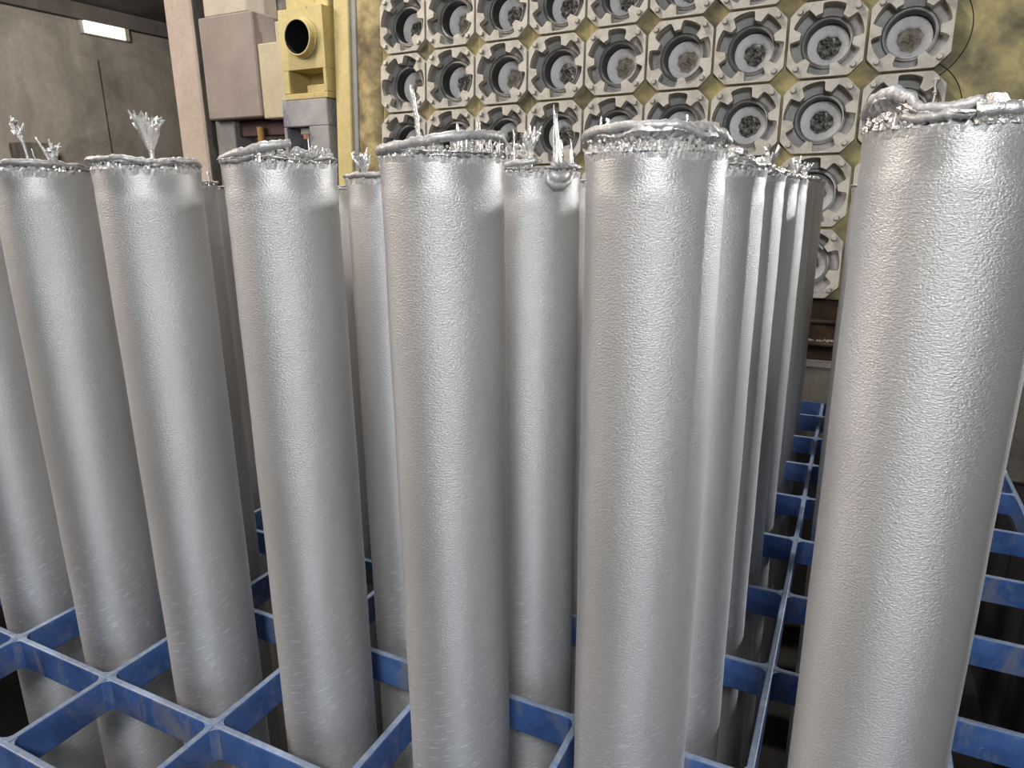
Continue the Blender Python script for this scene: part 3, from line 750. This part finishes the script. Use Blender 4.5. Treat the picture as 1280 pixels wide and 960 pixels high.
bm_ = lathe([(0.0, 0.052), (0.032, 0.052), (0.040, 0.044), (0.041, -0.002)], 14)
bolt_me = mesh_only(bm_.build('bolt', M['bolt'], None, True, angle=40))
rnd = random.Random(5)
CLEAN = {(1, 0), (0, 1), (2, 1), (8, 1), (0, 2)}
for c in range(NC):
    for r in range(NR):
        pl_ = link('mould_plate', plates[rnd.randrange(6)], table)
        pl_.location = Vector((c, -r, 0.0))*P
        for nm, me in (('mould_cavity', cav_me), ('mould_ring', ring_me), ('bore_liner', lin_me), ('refractory_collar', ref_me[rnd.randrange(3)]), ('metal_residue', res_me[0] if (c, r) in CLEAN else res_me[rnd.randrange(8)])):
            link(nm, me, pl_)
        for sx in (-1, 1):
            for sy in (-1, 1):
                b_ = link('bolt', bolt_me, pl_); b_.location = Vector((0.3603*sx, 0.3617*sy, 0.0))*P
# frozen drip hanging from the bolt of the end mould (row below the top right one)
mb = MB(); rs = random.Random(9)
mb.tube([(8.36, -1.64, 0.035), (8.355, -1.72, 0.03), (8.37, -1.80, 0.02), (8.355, -1.92, 0.02), (8.33, -2.06, 0.02)], [0.035, 0.018, 0.022, 0.016, 0.02], 7)
for _ in range(8): mb.add(*rock(rs, (8.36+rs.uniform(-.02, .02), -1.65-rs.random()*0.4, 0.03), 0.02))
tag(mb.build('frozen_drip', M['splash'], table), 'silvery frozen drip on a corner bolt')
# rusty lower beam and legs of the table
bevel(MB().box(-1.0, 10.1, -5.4, -4.51, zt-0.55, zt-0.05).box(-1.0, 10.1, -5.18, -5.12, zt-0.05, zt+0.12).box(-1.0, 10.1, -4.86, -4.80, zt-0.05, zt+0.02).build('lower_beam', M['rust'], table), 0.006)
mb = MB(); rs = random.Random(31)
for _ in range(150):
    mb.add(*rock(rs, (rs.uniform(5.8, 8.6), -5.10, zt+rs.uniform(-0.02, 0.11)), rs.uniform(0.012, 0.028), n=4))
o = mb.build('metal_crumbs', M['residue_tan'], table); o['kind'] = 'stuff'
for x in (0.5, 4.6, 9.5):
    MB().box(x-0.2, x+0.2, -5.47, -5.38, zt-0.5, zt-0.2).build('foot', M['rust'], table)

# curb behind the rack that carries the table
cb = MB().box(-4.1, 12.0, 8.86, 9.9, FLOOR, 0.50).build('concrete_curb', M['concrete']); bevel(cb, 0.01)
tag(cb, 'dusty concrete curb under the foot of the casting table', 'curb')

# ------------------------------------------------------------------ machinery left of the table
t = empty('concrete_column', (-8.05, 9.3, FLOOR), 'pinkish concrete column with one sooty black side, left of the mauve steel box', 'column')
bevel(MB().box(-0.40, 0.40, -0.3, 0.3, 0, 13.9+G).build('shaft', M['column'], t), 0.012)
tag(MB().box(0.401, 0.43, -0.27, 0.5, 0, 13.9+G).build('sooty_side', M['soot'], t), 'black sooty side face')

t = empty('steel_box', (-6.7, 9.0, FLOOR), 'mauve painted steel box high beside the column, with cream side panel', 'steel box')
bevel(MB().box(-0.80, 0.70, 0, 0.9, 6.62+G, 8.58+G).build('body', M['mauve'], t), 0.008)
bevel(MB().box(-0.66, 0.54, 0.05, 0.9, 8.585+G, 9.3+G).build('cap_block', M['beige'], t), 0.008)
bevel(MB().box(0.705, 1.34, 0.06, 0.7, 6.58+G, 7.98+G).build('side_panel', M['cream'], t), 0.006)
bevel(MB().box(-0.5, 1.2, 0.35, 0.6, 6.28+G, 6.60+G).build('lower_beam', M['maroon'], t), 0.006)
bevel(MB().box(-0.86, -0.30, 0.2, 0.8, 0, 6.62+G).build('post', M['grey_paint'], t), 0.006)
bevel(MB().box(0.55, 1.25, 0.75, 0.82, 4.0+G, 6.3+G).build('rear_panel', M['pale_panel'], t), 0.004)
bevel(MB().box(0.95, 1.25, 0.62, 0.76, 0, 6.6+G).build('rear_post', M['grey_paint'], t), 0.004)
o = MB().tube([(-6.05, 9.2, FLOOR), (-6.32, 9.26, 4.45)], 0.075, 8).build('timber_pole', M['orange'], None, True)
tag(o, 'orange brown timber pole leaning under the mauve steel box', 'pole')
o = bevel(MB().box(-6.35, -5.1, 10.0, 11.0, FLOOR, 9.0).build('concrete_pier', M['mottled']), 0.02)
tag(o, 'rough mottled grey concrete pier behind the cream panel', 'pier')

# yellow pivot housing with an open pipe stub, standing on the blue cylinder mount
t = empty('pivot_housing', (-4.62, 8.8, 4.86), 'yellow box with a round black pipe mouth, left of the casting table', 'pivot housing')
mb = MB(); n = 40; hr = 0.30
vs = []
cz = 1.05
for i in range(n):
    a = 2*math.pi*i/n; c, s_ = math.cos(a), math.sin(a)
    k = 0.53/max(abs(c), abs(s_)); vs += [(hr*c+0.03, 0, cz+hr*s_), (k*c, 0, cz+k*s_)]
mb.add(vs, [(2*i, (2*i+2) % (2*n), (2*i+3) % (2*n), 2*i+1) for i in range(n)])
mb.add([(-.53, 0, cz-.53), (.53, 0, cz-.53), (.53, 0, cz+.53), (-.53, 0, cz+.53), (-.53, .8, cz-.53), (.53, .8, cz-.53), (.53, .8, cz+.53), (-.53, .8, cz+.53)],
       [(0, 4, 5, 1), (1, 5, 6, 2), (2, 6, 7, 3), (3, 7, 4, 0)])
mb.build('housing_box', M['yellow_clean'], t)
def ring_y(prof, name, mat, n=40):
    mb = MB(); vs = []
    for i in range(n):
        a = 2*math.pi*i/n
        for r, y in prof: vs.append((0.03 + r*math.cos(a), y, cz + r*math.sin(a)))
    k = len(prof)
    mb.add(vs, [(i*k+q, i*k+q+1, ((i+1) % n)*k+q+1, ((i+1) % n)*k+q) for i in range(n) for q in range(k-1)])
    return mb.build(name, mat, t, True, angle=40)
ring_y([(0.30, 0.0), (0.36, -0.02), (0.355, -0.04), (0.33, -0.045), (0.325, -0.15), (0.315, -0.16), (0.295, -0.16), (0.29, -0.15)], 'pipe_collar', M['yellow_clean'])
ring_y([(0.29, -0.15), (0.288, 0.7), (0.0, 0.7)], 'pipe_bore', M['black'])
bevel(MB().box(-0.53, 0.53, 0.0, 0.8, -0.01, 0.10).box(-0.53, -0.38, 0.0, 0.8, 0.1, cz-0.53).box(0.45, 0.53, 0.0, 0.8, 0.1, cz-0.53).box(-0.38, 0.45, 0.6, 0.8, 0.1, cz-0.53).build('shelf_recess', M['yellow_clean'], t), 0.004)
bevel(MB().box(-0.5, 0.53, 0.2, 0.8, cz+0.53, cz+2.2).build('upper_block', M['yellow_clean'], t), 0.006)
bevel(MB().box(-0.66, -0.535, 0.03, 0.8, -0.01, cz+0.36).build('side_strip', M['cream'], t), 0.004)
bevel(MB().box(0.0, 0.47, 0.05, 0.5, 0.10, 0.24).build('shelf_block', M['yellow_clean'], t), 0.004)

t = empty('cylinder_mount', (-4.68, 8.8, FLOOR), 'scuffed blue box housing with a chrome rod inside, under the yellow box', 'cylinder mount')
zz = 4.86 - FLOOR
mb = MB().box(-0.57, 0.55, 0, 0.8, zz-0.50, zz-0.012).box(0.07, 0.55, 0, 0.8, 0, zz-0.50).box(-0.57, -0.50, 0, 0.8, 0, zz-0.50)
bevel(mb.build('housing', M['blue_housing'], t), 0.005)
MB().box(-0.50, 0.07, 0.55, 0.79, 0, zz-0.50).build('inner_wall', M['blue_inside'], t)
mb = MB().tube([(-0.16, 0.22, 0), (-0.16, 0.22, zz-0.72)], 0.085, 16); tag(mb.build('chrome_rod', M['chrome'], t, True, angle=40), 'polished chrome rod')
mb = MB().tube([(-0.16, 0.22, zz-0.72), (-0.16, 0.22, zz-0.64)], 0.10, 16); mb.build('rod_collar', M['copper'], t, True, angle=40)
bevel(MB().box(-0.26, -0.02, 0.12, 0.36, zz-0.64, zz-0.505).build('rod_cap', M['grey_paint'], t), 0.004)
mb = MB()
mb.tube([(0.551, 0.3, zz-0.32), (0.575, 0.3, zz-0.32)], 0.17, 20); mb.build('side_cap', M['grey_paint'], t, True, angle=40)
